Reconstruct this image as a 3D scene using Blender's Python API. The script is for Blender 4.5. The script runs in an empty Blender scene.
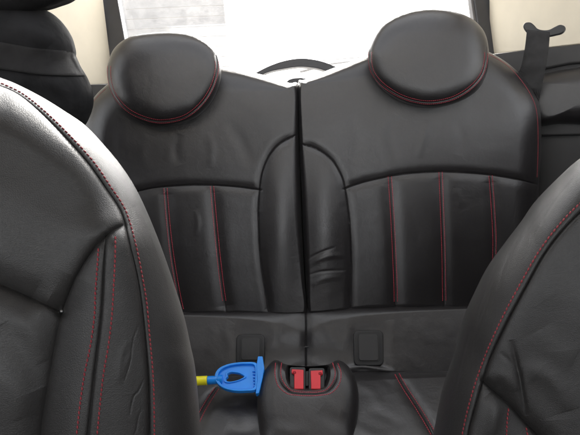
import bpy, math, random
import numpy as np
random.seed(7); RNG = np.random.default_rng(7)
SC = bpy.context.scene
COL = SC.collection
# ------------------------------------------------------------------ camera model
F = 482.0
PITCH = math.radians(22.0); ROLL = math.radians(2.8)
CAM = np.array([0.0, 0.0, 1.15])
fw = np.array([0, math.cos(PITCH), -math.sin(PITCH)])
r0 = np.array([1.0, 0, 0]); u0 = np.cross(r0, fw)
RT = math.cos(ROLL)*r0 - math.sin(ROLL)*u0
UP = math.sin(ROLL)*r0 + math.cos(ROLL)*u0

def rays(p):
    p = np.atleast_2d(np.asarray(p, float))
    return fw + (p[:, :1]-290)/F*RT - (p[:, 1:2]-217.5)/F*UP

class Plane:
    """a plane in the world; photo outlines are measured onto it, heights go along its normal"""
    def __init__(s, P0, n, uaxis=(1, 0, 0)):
        s.P = np.asarray(P0, float); s.n = np.asarray(n, float); s.n /= np.linalg.norm(s.n)
        u = np.asarray(uaxis, float); u = u - s.n*np.dot(u, s.n); s.u = u/np.linalg.norm(u)
        s.v = np.cross(s.n, s.u)
    def at(s, p, h=0.0):
        r = rays(p); h = np.broadcast_to(np.asarray(h, float), (len(r),))
        t = (h + np.dot(s.P-CAM, s.n))/(r@s.n)
        return CAM + r*t[:, None]
    def uv(s, p):
        d = s.at(p)-s.P
        return np.stack([d@s.u, d@s.v], 1)
def lean_plane(px, Y, lean_deg, yaw_deg=0):
    """plane through the point seen at px with world y=Y, leaning back by lean"""
    r = rays([px])[0]; P = CAM + r*(Y/r[1])
    L = math.radians(lean_deg); y = math.radians(yaw_deg)
    n = np.array([math.sin(y)*math.cos(L), -math.cos(y)*math.cos(L), math.sin(L)])
    return Plane(P, n, (math.cos(y), math.sin(y), 0))

def spline(pts, closed=False, n=12):
    P = np.asarray(pts, float)
    if closed: Q = np.vstack([P[-1], P, P[0], P[1]])
    else: Q = np.vstack([2*P[0]-P[1], P, 2*P[-1]-P[-2]])
    out = []
    for i in range(len(Q)-3):
        p0, p1, p2, p3 = Q[i:i+4]
        for k in range(n):
            t = k/n
            out.append(.5*((2*p1)+(-p0+p2)*t+(2*p0-5*p1+4*p2-p3)*t*t+(-p0+3*p1-3*p2+p3)*t**3))
    if not closed: out.append(P[-1])
    return np.array(out)

def dist_poly(q, poly, signed=False):
    best = np.full(len(q), 1e9); side = np.zeros(len(q)); par = np.zeros(len(q))
    seg = np.linalg.norm(np.diff(poly, axis=0), axis=1); cum = np.concatenate([[0], np.cumsum(seg)]); tot = cum[-1]
    for i in range(len(poly)-1):
        a = poly[i]; d = poly[i+1]-a; L2 = d@d+1e-18
        t = np.clip(((q-a)@d)/L2, 0, 1)
        w = q-(a+t[:, None]*d); dd = np.hypot(w[:, 0], w[:, 1])
        m = dd < best
        best = np.where(m, dd, best)
        side = np.where(m, np.sign(d[0]*(q[:, 1]-a[1])-d[1]*(q[:, 0]-a[0])), side)
        par = np.where(m, (cum[i]+t*seg[i])/tot, par)
    return best, side, par

def near_poly(q, poly, cut):
    lo = poly.min(0)-cut; hi = poly.max(0)+cut
    ix = np.where((q[:, 0] > lo[0]) & (q[:, 0] < hi[0]) & (q[:, 1] > lo[1]) & (q[:, 1] < hi[1]))[0]
    dd = np.full(len(q), 1e3); sd = np.zeros(len(q)); par = np.zeros(len(q))
    if len(ix) == 0: return dd, sd, par
    # coarse cull against subsampled polyline
    P = poly[::4] if len(poly) > 8 else poly
    P = np.vstack([P, poly[-1:]]); step = np.linalg.norm(np.diff(poly, axis=0), axis=1).max()*4
    qq = q[ix]; m = np.full(len(ix), 1e9)
    for p in P: m = np.minimum(m, (qq[:, 0]-p[0])**2+(qq[:, 1]-p[1])**2)
    ix = ix[m < (cut+step)**2]
    if len(ix) == 0: return dd, sd, par
    a, b, c = dist_poly(q[ix], poly); dd[ix] = a; sd[ix] = b; par[ix] = c
    return dd, sd, par

def inside(q, poly):
    x, y = q[:, 0], q[:, 1]; c = np.zeros(len(q), bool)
    n = len(poly)
    for i in range(n):
        x1, y1 = poly[i]; x2, y2 = poly[(i+1) % n]
        if y1 == y2: continue
        m = ((y1 > y) != (y2 > y)) & (x < (x2-x1)*(y-y1)/(y2-y1)+x1)
        c ^= m
    return c

# ------------------------------------------------------------------ objects
def tag(o, label=None, cat=None, group=None, kind=None):
    if label: o['label'] = label
    if cat: o['category'] = cat
    if group: o['group'] = group
    if kind: o['kind'] = kind
    return o
def thing(name, label, cat, loc, group=None):
    o = bpy.data.objects.new(name, None); COL.objects.link(o); o.location = [float(c) for c in loc]
    o.empty_display_size = .05
    return tag(o, label, cat, group)
def world_loc(o):
    v = np.zeros(3)
    while o is not None: v += np.array(o.location); o = o.parent
    return v
def mesh_obj(name, V, Fc, mat, parent=None, smooth=True):
    """V world coords (n,3); Fc (m,4) array or list of tuples"""
    V = np.asarray(V, float)
    off = world_loc(parent) if parent is not None else np.zeros(3)
    me = bpy.data.meshes.new(name)
    V = V-off
    if isinstance(Fc, np.ndarray):
        m, k = Fc.shape
        me.vertices.add(len(V)); me.vertices.foreach_set('co', V.astype(np.float32).ravel())
        me.loops.add(m*k); me.loops.foreach_set('vertex_index', Fc.astype(np.int32).ravel())
        me.polygons.add(m); me.polygons.foreach_set('loop_start', np.arange(0, m*k, k, dtype=np.int32))
        me.polygons.foreach_set('loop_total', np.full(m, k, np.int32))
        me.update(calc_edges=True)
    else:
        me.from_pydata([tuple(v) for v in V], [], [tuple(int(i) for i in f) for f in Fc]); me.update()
    me.validate()
    if smooth: me.polygons.foreach_set('use_smooth', np.ones(len(me.polygons), bool))
    me.materials.append(mat)
    o = bpy.data.objects.new(name, me); COL.objects.link(o)
    if parent is not None: o.parent = parent
    return o

class Relief:
    """soft upholstered body: outline on a plane, rounded edges, seams, folds; closed at the back"""
    def __init__(s, plane, outline, center, H, E, back=.04, NR=300, NA=1000, spl=True, crown=0.0, power=2.0):
        s.pl = plane; s.H = H; s.E = E; s.back = back; s.NR = NR; s.NA = NA; s.crown = crown; s.pw = power; s.Efn = None
        ol = spline(outline, True, 16) if spl else np.asarray(outline, float)
        s.c = plane.uv([center])[0]; s.cpx = np.array(center, float)
        uv = plane.uv(ol)-s.c
        th = np.arctan2(uv[:, 1], uv[:, 0]); R = np.hypot(uv[:, 0], uv[:, 1])
        o = np.argsort(th); th = th[o]; R = R[o]
        s.th = np.concatenate([th-2*math.pi, th, th+2*math.pi]); s.R = np.concatenate([R, R, R])
        s.grooves = []; s.folds = []; s.extra = []
    def groove(s, px, depth=.005, w=.005, spl=True, ends=False):
        pp = spline(px, False, 10) if spl else np.asarray(px, float)
        s.grooves.append((s.pl.uv(pp), depth, w, ends)); return s
    def fold(s, px, amp=.003, w=.006, asym=0.0):
        s.folds.append((s.pl.uv(spline(px, False, 8)), amp*(.7 if abs(amp) < .003 else 1), w, asym if s.pl is FL or s.pl is FR else 0)); return s
    def px_of(s, uv):
        W = s.pl.P+uv[:, :1]*s.pl.u+uv[:, 1:]*s.pl.v-CAM
        d = W@fw
        return np.stack([290+F*(W@RT)/d, 217.5-F*(W@UP)/d], 1)
    def height(s, uv):
        q = uv-s.c; th = np.arctan2(q[:, 1], q[:, 0]); R = np.interp(th, s.th, s.R)
        r = np.hypot(q[:, 0], q[:, 1])/R
        d = np.clip((1-r)*R, 0, None)
        E = s.E if s.Efn is None else s.Efn(s.px_of(uv))
        t = np.clip(d/E, 0, 1)
        env = (1-(1-t)**s.pw)**(1/s.pw)
        h = s.H*env+s.crown*np.clip(1-r*r, 0, 1)
        k = np.clip(d/.006, 0, 1)
        for poly, dep, w, ends in s.grooves:
            dd, sd, par = near_poly(uv, poly, w*6)
            a = 1.0
            if ends: a = np.clip(np.minimum(par, 1-par)/.12, 0, 1)
            h = h-dep*np.exp(-dd/w)*a*np.minimum(1, k+.3)
        for poly, amp, w, asym in s.folds:
            dd, sd, par = near_poly(uv, poly, w*3)
            a = (np.sin(np.clip(par, 0, 1)*math.pi)**.7 if amp > -.0033 else np.clip(np.minimum(par, 1-par)/(.05 if (amp < -.0062 or s.pl is RB) else .12), 0, 1))
            g = np.exp(-(dd/w)**2)
            if asym: g = g*(1+asym*sd*np.tanh(dd/w*2))
            h = h+amp*g*a*k
        for fn in s.extra: h = h+fn(uv, s.px_of(uv))*k
        return h
    def hpx(s, px): return s.height(s.pl.uv(px))
    def surf(s, px, lift=0.0):
        px = np.atleast_2d(px); return s.pl.at(px, s.hpx(px)+lift)
    def build(s, parent, base_name, mat, parts=()):
        """parts: (name, polygon in px, material) -> those faces become part meshes of their own"""
        k = np.linspace(0, 1, s.NR+1)[1:]
        rr = 1-(1-k)**1.25
        tt = np.linspace(-math.pi, math.pi, s.NA, endpoint=False)
        Rb = np.interp(tt, s.th, s.R)
        T, K = np.meshgrid(tt, rr); RB = np.broadcast_to(Rb, T.shape)
        uv = np.stack([s.c[0]+(K*RB*np.cos(T)).ravel(), s.c[1]+(K*RB*np.sin(T)).ravel()], 1)
        uv = np.vstack([s.c[None], uv])
        h = s.height(uv); px = s.px_of(uv)
        V = s.pl.at(px, h)
        # back: rings going behind the plane
        nb = 10; NA = s.NA; NR = s.NR
        ringB = []
        for j in range(1, nb+1):
            a = j/nb*math.pi/2
            inset = (1-math.cos(a))*min(s.back, .8*Rb.min())
            sc = (Rb-inset)/Rb
            u2 = np.stack([s.c[0]+sc*Rb*np.cos(tt), s.c[1]+sc*Rb*np.sin(tt)], 1)
            W = s.pl.P+u2[:, :1]*s.pl.u+u2[:, 1:]*s.pl.v-s.pl.n*s.back*math.sin(a)
            ringB.append(W)
        cb = (s.pl.P+s.c[0]*s.pl.u+s.c[1]*s.pl.v-s.pl.n*s.back)[None]
        nf = len(V)
        V = np.vstack([V]+ringB+[cb])
        i = np.arange(NA); j = (i+1) % NA
        quads = []
        for r in range(NR-1):
            a = 1+r*NA; b = a+NA
            quads.append(np.stack([a+i, b+i, b+j, a+j], 1))
        front = np.vstack(quads)
        bq = []
        prev = 1+(NR-1)*NA
        for r in range(nb):
            cur = nf+r*NA
            bq.append(np.stack([prev+i, cur+i, cur+j, prev+j], 1)); prev = cur
        bq = np.vstack(bq)
        tri_c = np.stack([np.zeros(NA, int), 1+i, 1+j, 1+j], 1)
        tri_b = np.stack([prev+i, np.full(NA, len(V)-1), prev+j, prev+j], 1)
        fpx = px[front].mean(1)
        owner = np.full(len(front), -1)
        for n_, (nm, poly, m_) in enumerate(parts):
            ins = inside(fpx, spline(poly, True, 8) if len(poly) < 60 else np.asarray(poly))
            owner[ins & (owner < 0)] = n_
        cown = -1
        for n_, (nm, poly, m_) in enumerate(parts):
            if cown < 0 and inside(s.cpx[None], spline(poly, True, 8) if len(poly) < 60 else np.asarray(poly))[0]: cown = n_
        out = {}
        def emit(nm, m_, q, tris, par):
            # tris given as quads with repeated last vertex
            idx = np.unique(np.concatenate([q.ravel(), tris.ravel()]) if len(tris) else q.ravel())
            remap = np.full(len(V), -1); remap[idx] = np.arange(len(idx))
            Vn = V[idx]
            off = world_loc(par)
            me = bpy.data.meshes.new(nm)
            me.vertices.add(len(Vn)); me.vertices.foreach_set('co', (Vn-off).astype(np.float32).ravel())
            t3 = remap[tris[:, :3]] if len(tris) else np.zeros((0, 3), int)
            q4 = remap[q]
            loops = np.concatenate([q4.ravel(), t3.ravel()])
            tot = np.concatenate([np.full(len(q4), 4), np.full(len(t3), 3)])
            st = np.concatenate([[0], np.cumsum(tot)[:-1]])
            me.loops.add(len(loops)); me.loops.foreach_set('vertex_index', loops.astype(np.int32))
            me.polygons.add(len(tot)); me.polygons.foreach_set('loop_start', st.astype(np.int32)); me.polygons.foreach_set('loop_total', tot.astype(np.int32))
            me.update(calc_edges=True)
            me.polygons.foreach_set('use_smooth', np.ones(len(me.polygons), bool))
            me.materials.append(m_)
            o = bpy.data.objects.new(nm, me); COL.objects.link(o); o.parent = par
            return o
        q = np.vstack([front[owner == -1], bq])
        tr = tri_b if cown != -1 else np.vstack([tri_b, tri_c])
        out['base'] = emit(base_name, mat, q, tr, parent)
        for n_, (nm, poly, m_) in enumerate(parts):
            q = front[owner == n_]
            tr = tri_c if cown == n_ else np.zeros((0, 4), int)
            if len(q): out.setdefault(nm, []).append(emit(nm, m_ or mat, q, tr, parent))
        return out

def stitches(name, relief, lines, parent, mat, **kw):
    for ln in lines: stitch_row(name, relief, [ln], parent, mat, **kw)
def stitch_row(name, relief, lines, parent, mat, pitch=.0042, length=.0034, rad=.00055, lift=.0002, slant=.12):
    """rows of sewn thread lying on a relief"""
    Vs, Fs = [], []; base = 0
    NS, NL = 6, 5
    for ln in lines:
        px = spline(ln, False, 24)
        W = relief.surf(px)
        seg = np.linalg.norm(np.diff(W, axis=0), axis=1); cum = np.concatenate([[0], np.cumsum(seg)])
        n = max(2, int(cum[-1]/pitch)); sarr = (np.arange(n)+.5)*pitch
        def P(sv):
            q = np.stack([np.interp(sv, cum, px[:, 0]), np.interp(sv, cum, px[:, 1])], 1); return q
        A = P(sarr-length/2); B = P(sarr+length/2); M = P(sarr)
        WA = relief.surf(A); WB = relief.surf(B); WM = relief.surf(M)
        nrm = relief.pl.n
        for k in range(n):
            t = WB[k]-WA[k]; L = np.linalg.norm(t)
            if L < 1e-6: continue
            t = t/L; sd = np.cross(nrm, t); sd /= np.linalg.norm(sd); nn = np.cross(t, sd)
            jit = RNG.normal(0, .03); t2 = t+sd*(slant+jit); t2 /= np.linalg.norm(t2); sd2 = np.cross(nn, t2)
            for a in range(NL):
                f = a/(NL-1)*2-1
                prof = math.sqrt(max(0, 1-(abs(f)**3)))*.85+.15
                c = WM[k]+t2*f*L/2+nn*(lift+rad*.35*(1-f*f))
                for b in range(NS):
                    an = b/NS*2*math.pi
                    Vs.append(c+(sd2*math.cos(an)+nn*math.sin(an))*rad*prof)
            for a in range(NL-1):
                for b in range(NS):
                    p = base+a*NS; b2 = (b+1) % NS
                    Fs.append((p+b, p+b2, p+NS+b2, p+NS+b))
            base += NL*NS
    return mesh_obj(name, np.array(Vs), np.array(Fs), mat, parent)

def bm_obj(name, V, Fc, mat, parent=None, bevel=0.0, seg=3, smooth=True):
    o = mesh_obj(name, V, Fc, mat, parent, smooth=False)
    if bevel > 0:
        md = o.modifiers.new('b', 'BEVEL'); md.width = bevel; md.segments = seg; md.limit_method = 'ANGLE'; md.angle_limit = math.radians(35)
        md.harden_normals = False
    if smooth:
        o.data.polygons.foreach_set('use_smooth', np.ones(len(o.data.polygons), bool))
        if bevel > 0:
            wn = o.modifiers.new('w', 'WEIGHTED_NORMAL'); wn.keep_sharp = True
    return o
def box(c, sx, sy, sz, ax=None):
    """8 verts about c with half sizes along axes ax"""
    ax = ax or (np.array([1., 0, 0]), np.array([0, 1., 0]), np.array([0, 0, 1.]))
    V = []
    for z in (-1, 1):
        for y in (-1, 1):
            for x in (-1, 1): V.append(np.asarray(c)+ax[0]*x*sx+ax[1]*y*sy+ax[2]*z*sz)
    Fc = [(0, 2, 3, 1), (4, 5, 7, 6), (0, 1, 5, 4), (2, 6, 7, 3), (0, 4, 6, 2), (1, 3, 7, 5)]
    return np.array(V), Fc
def prism(front, back):
    """closed solid between two matching rings"""
    n = len(front); V = np.vstack([front, back])
    Fc = [tuple(range(n)), tuple(range(2*n-1, n-1, -1))]
    for i in range(n): j = (i+1) % n; Fc.append((j, i, n+i, n+j))
    return V, Fc
def slab(plane, px, h0, h1, spl=False):
    p = spline(px, True, 8) if spl else np.asarray(px, float)
    a = plane.at(p, h1); b = a-plane.n*(h1-h0)
    V, Fc = prism(a, b)
    return V, Fc
def tube(path, rad, ns=10):
    path = np.asarray(path, float); n = len(path); rad = np.broadcast_to(rad, (n,))
    V, Fc = [], []
    up = np.array([.13, .2, .97])
    for i in range(n):
        t = path[min(i+1, n-1)]-path[max(i-1, 0)]; t /= np.linalg.norm(t)+1e-12
        a = np.cross(t, up); a /= np.linalg.norm(a)+1e-12; b = np.cross(t, a)
        for k in range(ns):
            an = 2*math.pi*k/ns; V.append(path[i]+(a*math.cos(an)+b*math.sin(an))*rad[i])
    for i in range(n-1):
        for k in range(ns):
            k2 = (k+1) % ns; Fc.append((i*ns+k, i*ns+k2, (i+1)*ns+k2, (i+1)*ns+k))
    Fc.append(tuple(range(ns-1, -1, -1))); Fc.append(tuple((n-1)*ns+k for k in range(ns)))
    return np.array(V), Fc

# ------------------------------------------------------------------ materials
def newmat(name):
    m = bpy.data.materials.new(name); m.use_nodes = True
    nt = m.node_tree; nt.nodes.clear()
    out = nt.nodes.new('ShaderNodeOutputMaterial'); b = nt.nodes.new('ShaderNodeBsdfPrincipled')
    nt.links.new(b.outputs[0], out.inputs[0]); return m, nt, b, out
def N(nt, t, **kw):
    n = nt.nodes.new(t)
    for k, v in kw.items():
        if k.startswith('_'): setattr(n, k[1:], v)
        else: n.inputs[k.replace('__', ' ')].default_value = v
    return n
def ramp(nt, src, a, b, ca, cb):
    r = nt.nodes.new('ShaderNodeValToRGB'); e = r.color_ramp.elements
    e[0].position = a; e[1].position = b; e[0].color = (*ca, 1); e[1].color = (*cb, 1)
    nt.links.new(src, r.inputs[0]); return r
def leather(name, col, rough=.42, grain=.00016, gscale=620, und=.0022, spec=.8, wr=.0006):
    m, nt, b, out = newmat(name); L = nt.links.new
    tc = N(nt, 'ShaderNodeTexCoord')
    n1 = N(nt, 'ShaderNodeTexNoise', Scale=9.0, Detail=2.0, Roughness=.5, Distortion=.6); L(tc.outputs['Object'], n1.inputs['Vector'])
    n2 = N(nt, 'ShaderNodeTexNoise', Scale=55.0, Detail=3.0, Roughness=.55, Distortion=1.4); L(tc.outputs['Object'], n2.inputs['Vector'])
    nw = N(nt, 'ShaderNodeTexNoise', Scale=260.0, Detail=2.0); L(tc.outputs['Object'], nw.inputs['Vector'])
    vm = N(nt, 'ShaderNodeVectorMath', _operation='MULTIPLY_ADD'); vm.inputs[1].default_value = (.002,)*3
    L(nw.outputs['Color'], vm.inputs[0]); L(tc.outputs['Object'], vm.inputs[2])
    v = N(nt, 'ShaderNodeTexVoronoi', _feature='DISTANCE_TO_EDGE', Scale=gscale); L(vm.outputs[0], v.inputs['Vector'])
    vr = N(nt, 'ShaderNodeMapRange'); vr.inputs['From Max'].default_value = .25; L(v.outputs['Distance'], vr.inputs['Value'])
    b1 = N(nt, 'ShaderNodeBump', Strength=1.0, Distance=und); L(n1.outputs['Fac'], b1.inputs['Height'])
    b2 = N(nt, 'ShaderNodeBump', Strength=.45, Distance=wr); L(n2.outputs['Fac'], b2.inputs['Height']); L(b1.outputs[0], b2.inputs['Normal'])
    b3 = N(nt, 'ShaderNodeBump', Strength=1.0, Distance=grain); L(vr.outputs[0], b3.inputs['Height']); L(b2.outputs[0], b3.inputs['Normal'])
    L(b3.outputs[0], b.inputs['Normal'])
    c2 = tuple(c*1.08 for c in col); c1 = tuple(c*.93 for c in col)
    rc = ramp(nt, n2.outputs['Fac'], .3, .7, c1, c2); L(rc.outputs[0], b.inputs['Base Color'])
    n3 = N(nt, 'ShaderNodeTexNoise', Scale=24.0, Detail=5.0, Roughness=.6); L(tc.outputs['Object'], n3.inputs['Vector'])
    rr = N(nt, 'ShaderNodeMapRange'); rr.inputs['From Min'].default_value = .3; rr.inputs['From Max'].default_value = .7
    rr.inputs['To Min'].default_value = rough-.03; rr.inputs['To Max'].default_value = rough+.04
    L(n3.outputs['Fac'], rr.inputs['Value']); L(rr.outputs[0], b.inputs['Roughness'])
    b.inputs['Specular IOR Level'].default_value = spec
    b.inputs['Sheen Weight'].default_value = .03; b.inputs['Sheen Roughness'].default_value = .4
    return m
def plastic(name, col, rough=.4, bump=.0001, bscale=900, spec=.5, var=.12):
    m, nt, b, out = newmat(name); L = nt.links.new
    tc = N(nt, 'ShaderNodeTexCoord')
    n = N(nt, 'ShaderNodeTexNoise', Scale=bscale, Detail=2.0); L(tc.outputs['Object'], n.inputs['Vector'])
    bp = N(nt, 'ShaderNodeBump', Strength=1.0, Distance=bump); L(n.outputs['Fac'], bp.inputs['Height']); L(bp.outputs[0], b.inputs['Normal'])
    n2 = N(nt, 'ShaderNodeTexNoise', Scale=18.0, Detail=6.0); L(tc.outputs['Object'], n2.inputs['Vector'])
    rc = ramp(nt, n2.outputs['Fac'], .3, .7, tuple(c*(1-var) for c in col), tuple(min(1, c*(1+var)) for c in col)); L(rc.outputs[0], b.inputs['Base Color'])
    rr = N(nt, 'ShaderNodeMapRange'); rr.inputs['To Min'].default_value = rough-.06; rr.inputs['To Max'].default_value = rough+.1
    L(n2.outputs['Fac'], rr.inputs['Value']); L(rr.outputs[0], b.inputs['Roughness'])
    b.inputs['Specular IOR Level'].default_value = spec
    return m
def fabric(name, col, scale=1400, rough=.9, sheen=.0, bump=.0004):
    m, nt, b, out = newmat(name); L = nt.links.new
    tc = N(nt, 'ShaderNodeTexCoord')
    w = N(nt, 'ShaderNodeTexWave', _wave_type='BANDS', _bands_direction='DIAGONAL', Scale=scale/6, Distortion=1.0, Detail=2.0); L(tc.outputs['Object'], w.inputs['Vector'])
    n2 = N(nt, 'ShaderNodeTexNoise', Scale=40.0, Detail=5.0); L(tc.outputs['Object'], n2.inputs['Vector'])
    bp = N(nt, 'ShaderNodeBump', Strength=1.0, Distance=bump); L(w.outputs['Fac'], bp.inputs['Height'])
    bp2 = N(nt, 'ShaderNodeBump', Strength=1.0, Distance=.003); L(n2.outputs['Fac'], bp2.inputs['Height']); L(bp.outputs[0], bp2.inputs['Normal']); L(bp2.outputs[0], b.inputs['Normal'])
    rc = ramp(nt, n2.outputs['Fac'], .3, .7, tuple(c*.8 for c in col), tuple(c*1.25 for c in col)); L(rc.outputs[0], b.inputs['Base Color'])
    b.inputs['Roughness'].default_value = rough; b.inputs['Specular IOR Level'].default_value = .2
    b.inputs['Sheen Weight'].default_value = sheen
    return m

M_L = leather('black_leather', (.019, .0170, .0176), rough=.33, grain=.00007)
M_LF = leather('black_grained_leather', (.015, .0138, .0132), rough=.48, grain=.00009, gscale=620, wr=.0004, spec=.5)
M_RED = plastic('red_thread', (.20, .025, .033), rough=.6, spec=.3)
M_RED2 = plastic('bright_red_thread', (.55, .06, .09), rough=.5, spec=.3)
M_REDP = plastic('red_plastic', (.75, .035, .05), rough=.32, bump=.00002)
M_BLK = plastic('black_plastic', (.02, .02, .021), rough=.38)
M_BLKM = plastic('dark_trim_plastic', (.032, .031, .031), rough=.5, bump=.0003, bscale=1500)
M_GREY = plastic('grey_trim_plastic', (.16, .155, .155), rough=.45)
M_FRAME = plastic('window_frame_plastic', (.05, .05, .055), rough=.45)
M_CREAM = plastic('cream_trim_plastic', (.79, .72, .58), rough=.6, bump=.0003, bscale=1200, var=.03)
M_ROOF = fabric('headliner_cloth', (.55, .5, .42))
M_CARPET = fabric('carpet', (.02, .02, .02))
M_BAG = fabric('black_cloth', (.010, .010, .011), bump=.00008)
M_STRAP = fabric('grey_webbing', (.03, .029, .03), scale=5000, rough=.7, bump=.0006)
M_BELT = fabric('belt_webbing', (.07, .068, .068), scale=5000, rough=.6, bump=.0006)
M_BLUE = plastic('blue_plastic', (.015, .28, .9), rough=.3, bump=.00003)
M_YEL = plastic('yellow_plastic', (.98, .85, .03), rough=.32, bump=.00003)
M_METAL = plastic('dull_metal', (.4, .4, .4), rough=.35)
M_METAL.node_tree.nodes['Principled BSDF'].inputs['Metallic'].default_value = 1

# dusty rear glass
m, nt, b, out = newmat('dusty_glass'); M_GLASS = m; L = nt.links.new
nt.nodes.remove(b)
tc = N(nt, 'ShaderNodeTexCoord')
n1 = N(nt, 'ShaderNodeTexNoise', Scale=30.0, Detail=10.0, Roughness=.8, Distortion=.4); L(tc.outputs['Object'], n1.inputs['Vector'])
mr = N(nt, 'ShaderNodeMapRange'); mr.inputs['From Min'].default_value = .35; mr.inputs['From Max'].default_value = .75; mr.inputs['To Min'].default_value = .012; mr.inputs['To Max'].default_value = .042
L(n1.outputs['Fac'], mr.inputs['Value'])
tr = N(nt, 'ShaderNodeBsdfTransparent'); tl = N(nt, 'ShaderNodeBsdfTranslucent', Color=(.8, .8, .8, 1))
gl = N(nt, 'ShaderNodeBsdfGlossy', Roughness=.02, Color=(1, 1, 1, 1))
mx = N(nt, 'ShaderNodeMixShader'); L(mr.outputs[0], mx.inputs[0]); L(tr.outputs[0], mx.inputs[1]); L(tl.outputs[0], mx.inputs[2])
mx2 = N(nt, 'ShaderNodeMixShader'); mx2.inputs[0].default_value = .05; L(mx.outputs[0], mx2.inputs[1]); L(gl.outputs[0], mx2.inputs[2])
L(mx2.outputs[0], out.inputs[0])
# ground outside
m, nt, b, out = newmat('pale_concrete'); M_GROUND = m; L = nt.links.new
tc = N(nt, 'ShaderNodeTexCoord'); n1 = N(nt, 'ShaderNodeTexNoise', Scale=1.5, Detail=8.0); L(tc.outputs['Object'], n1.inputs['Vector'])
rc = ramp(nt, n1.outputs['Fac'], .3, .7, (.42, .41, .40), (.56, .55, .53)); L(rc.outputs[0], b.inputs['Base Color']); b.inputs['Roughness'].default_value = .9

# ------------------------------------------------------------------ planes
RB = lean_plane((305, 313), .90, 17)          # rear backrests
ST = lean_plane((305, 318), .868, 45)         # rear edge of the bench cushion
CU = lean_plane((305, 372), .785, 84)         # bench cushion top
HP = lean_plane((308, 400), .665, 58)         # centre pad
FL = lean_plane((120, 250), .46, 20, 14)      # left front seat
FR = lean_plane((500, 330), .47, 20, -14)     # right front seat

# ------------------------------------------------------------------ rear backrests
def off_line(plane, px, d):
    """line parallel to px at d metres on its plane (px in, px out)"""
    p = spline(px, False, 10); uv = plane.uv(p)
    t = np.gradient(uv, axis=0); t /= np.linalg.norm(t, axis=1)[:, None]
    uv2 = uv+np.stack([-t[:, 1], t[:, 0]], 1)*d
    W = plane.P+uv2[:, :1]*plane.u+uv2[:, 1:]*plane.v-CAM; dd = W@fw
    q = np.stack([290+F*(W@RT)/dd, 217.5-F*(W@UP)/dd], 1)
    return q[::6] if len(q) > 12 else q

base_z = .58
lt = thing('rear_seat', 'black leather rear backrest on the left with red stitching, beside the dark cloth bundle', 'car seat', (-.27, .90, base_z), 'rear backrests')
OL = [(298.5, 87), (299, 135), (300.5, 190), (302.5, 240), (305, 285), (307, 311), (300, 316), (268, 318), (200, 321), (120, 323), (100, 318), (90, 280), (82, 220), (80, 165), (83, 128), (90, 104), (103, 88), (125, 74), (163, 66), (200, 64), (222, 67), (245, 71), (270, 77), (289, 83)]
rl = Relief(RB, OL, (195, 195), .046, .052, back=.06, NR=340, NA=1300)
rl.Efn = lambda p: .010+.044*np.clip(np.abs(p[:, 0]-303)/70, 0, 1)*np.clip((318-p[:, 1])/70, .3, 1)
arcL = [(78, 212), (100, 203), (132, 193), (150, 188.5), (166, 186.5), (190, 185), (212, 185.2), (235, 186.5), (261, 190)]
bolL = [(297, 135), (284, 141), (275, 148), (268, 158), (262.5, 172), (260, 187), (258.5, 210), (259, 230), (260, 250), (263, 275), (268, 303), (270, 318)]
rl.groove(arcL, .0035, .0013); rl.groove(bolL, .0035, .0013); rl.fold(arcL, -.0034, .010); rl.fold(bolL, -.0034, .009)
LL1 = [(165.5, 188), (168, 220), (172, 255), (179, 296), (184, 318)]
LL2 = [(212, 186), (215, 220), (218.5, 255), (222, 285), (226, 312)]
LL0 = [(118, 196), (122, 220), (128, 260), (138, 318)]
for l in (LL1, LL2, LL0):
    rl.groove(l, .0022, .0012); rl.fold(l, -.0036, .015)
insL = arcL+bolL[5:]+[(200, 322), (120, 324), (96, 310)]
def dip(cx, cy, sx, sy, amp):
    def fn(uv, px): return amp*np.exp(-((px[:, 0]-cx)/sx)**2-((px[:, 1]-cy)/sy)**2)
    return fn
rl.extra += [dip(163, 90, 62, 42, -.005), dip(190, 265, 60, 60, .004), dip(281, 225, 17, 75, .013), dip(270, 110, 30, 25, .004), dip(110, 150, 30, 30, .004)]
rl.fold([(208, 132), (212, 148), (210, 168)], .0014, .009, .4).fold([(180, 134), (176, 150), (180, 165)], -.0018, .010).fold([(150, 135), (142, 155), (150, 172)], .0012, .012)
rl.fold([(228, 120), (240, 140), (252, 165)], -.002, .014).fold([(120, 118), (112, 140), (118, 170)], -.002, .014)

rl.fold([(195, 210), (198, 222), (196, 236)], .0012, .006)
bolLp = bolL+[(307, 318), (303, 240), (299, 170)]
rl.build(lt, 'upper_cushion', M_L, [('side_bolster', np.array(spline(bolL, False, 8).tolist()+[(310, 322), (309, 300), (304.5, 240), (302, 190), (299, 135)]), M_L),
                                ('stitched_insert', np.array(spline(arcL, False, 8).tolist()+spline(bolL[5:], False, 8).tolist()+[(270, 330), (60, 335), (60, 215)]), M_L)])
ls = []
for l in (LL1, LL2, LL0):
    ls += [off_line(RB, l, .0036), off_line(RB, l, -.0036)]
stitches('stitching', rl, ls, lt, M_RED2, pitch=.0036, length=.0030, rad=.0007)
stitches('stitching', rl, [[(87, 122), (91, 106), (99, 95), (107, 88)]], lt, M_RED2, pitch=.0036, length=.003, rad=.0004)

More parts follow.
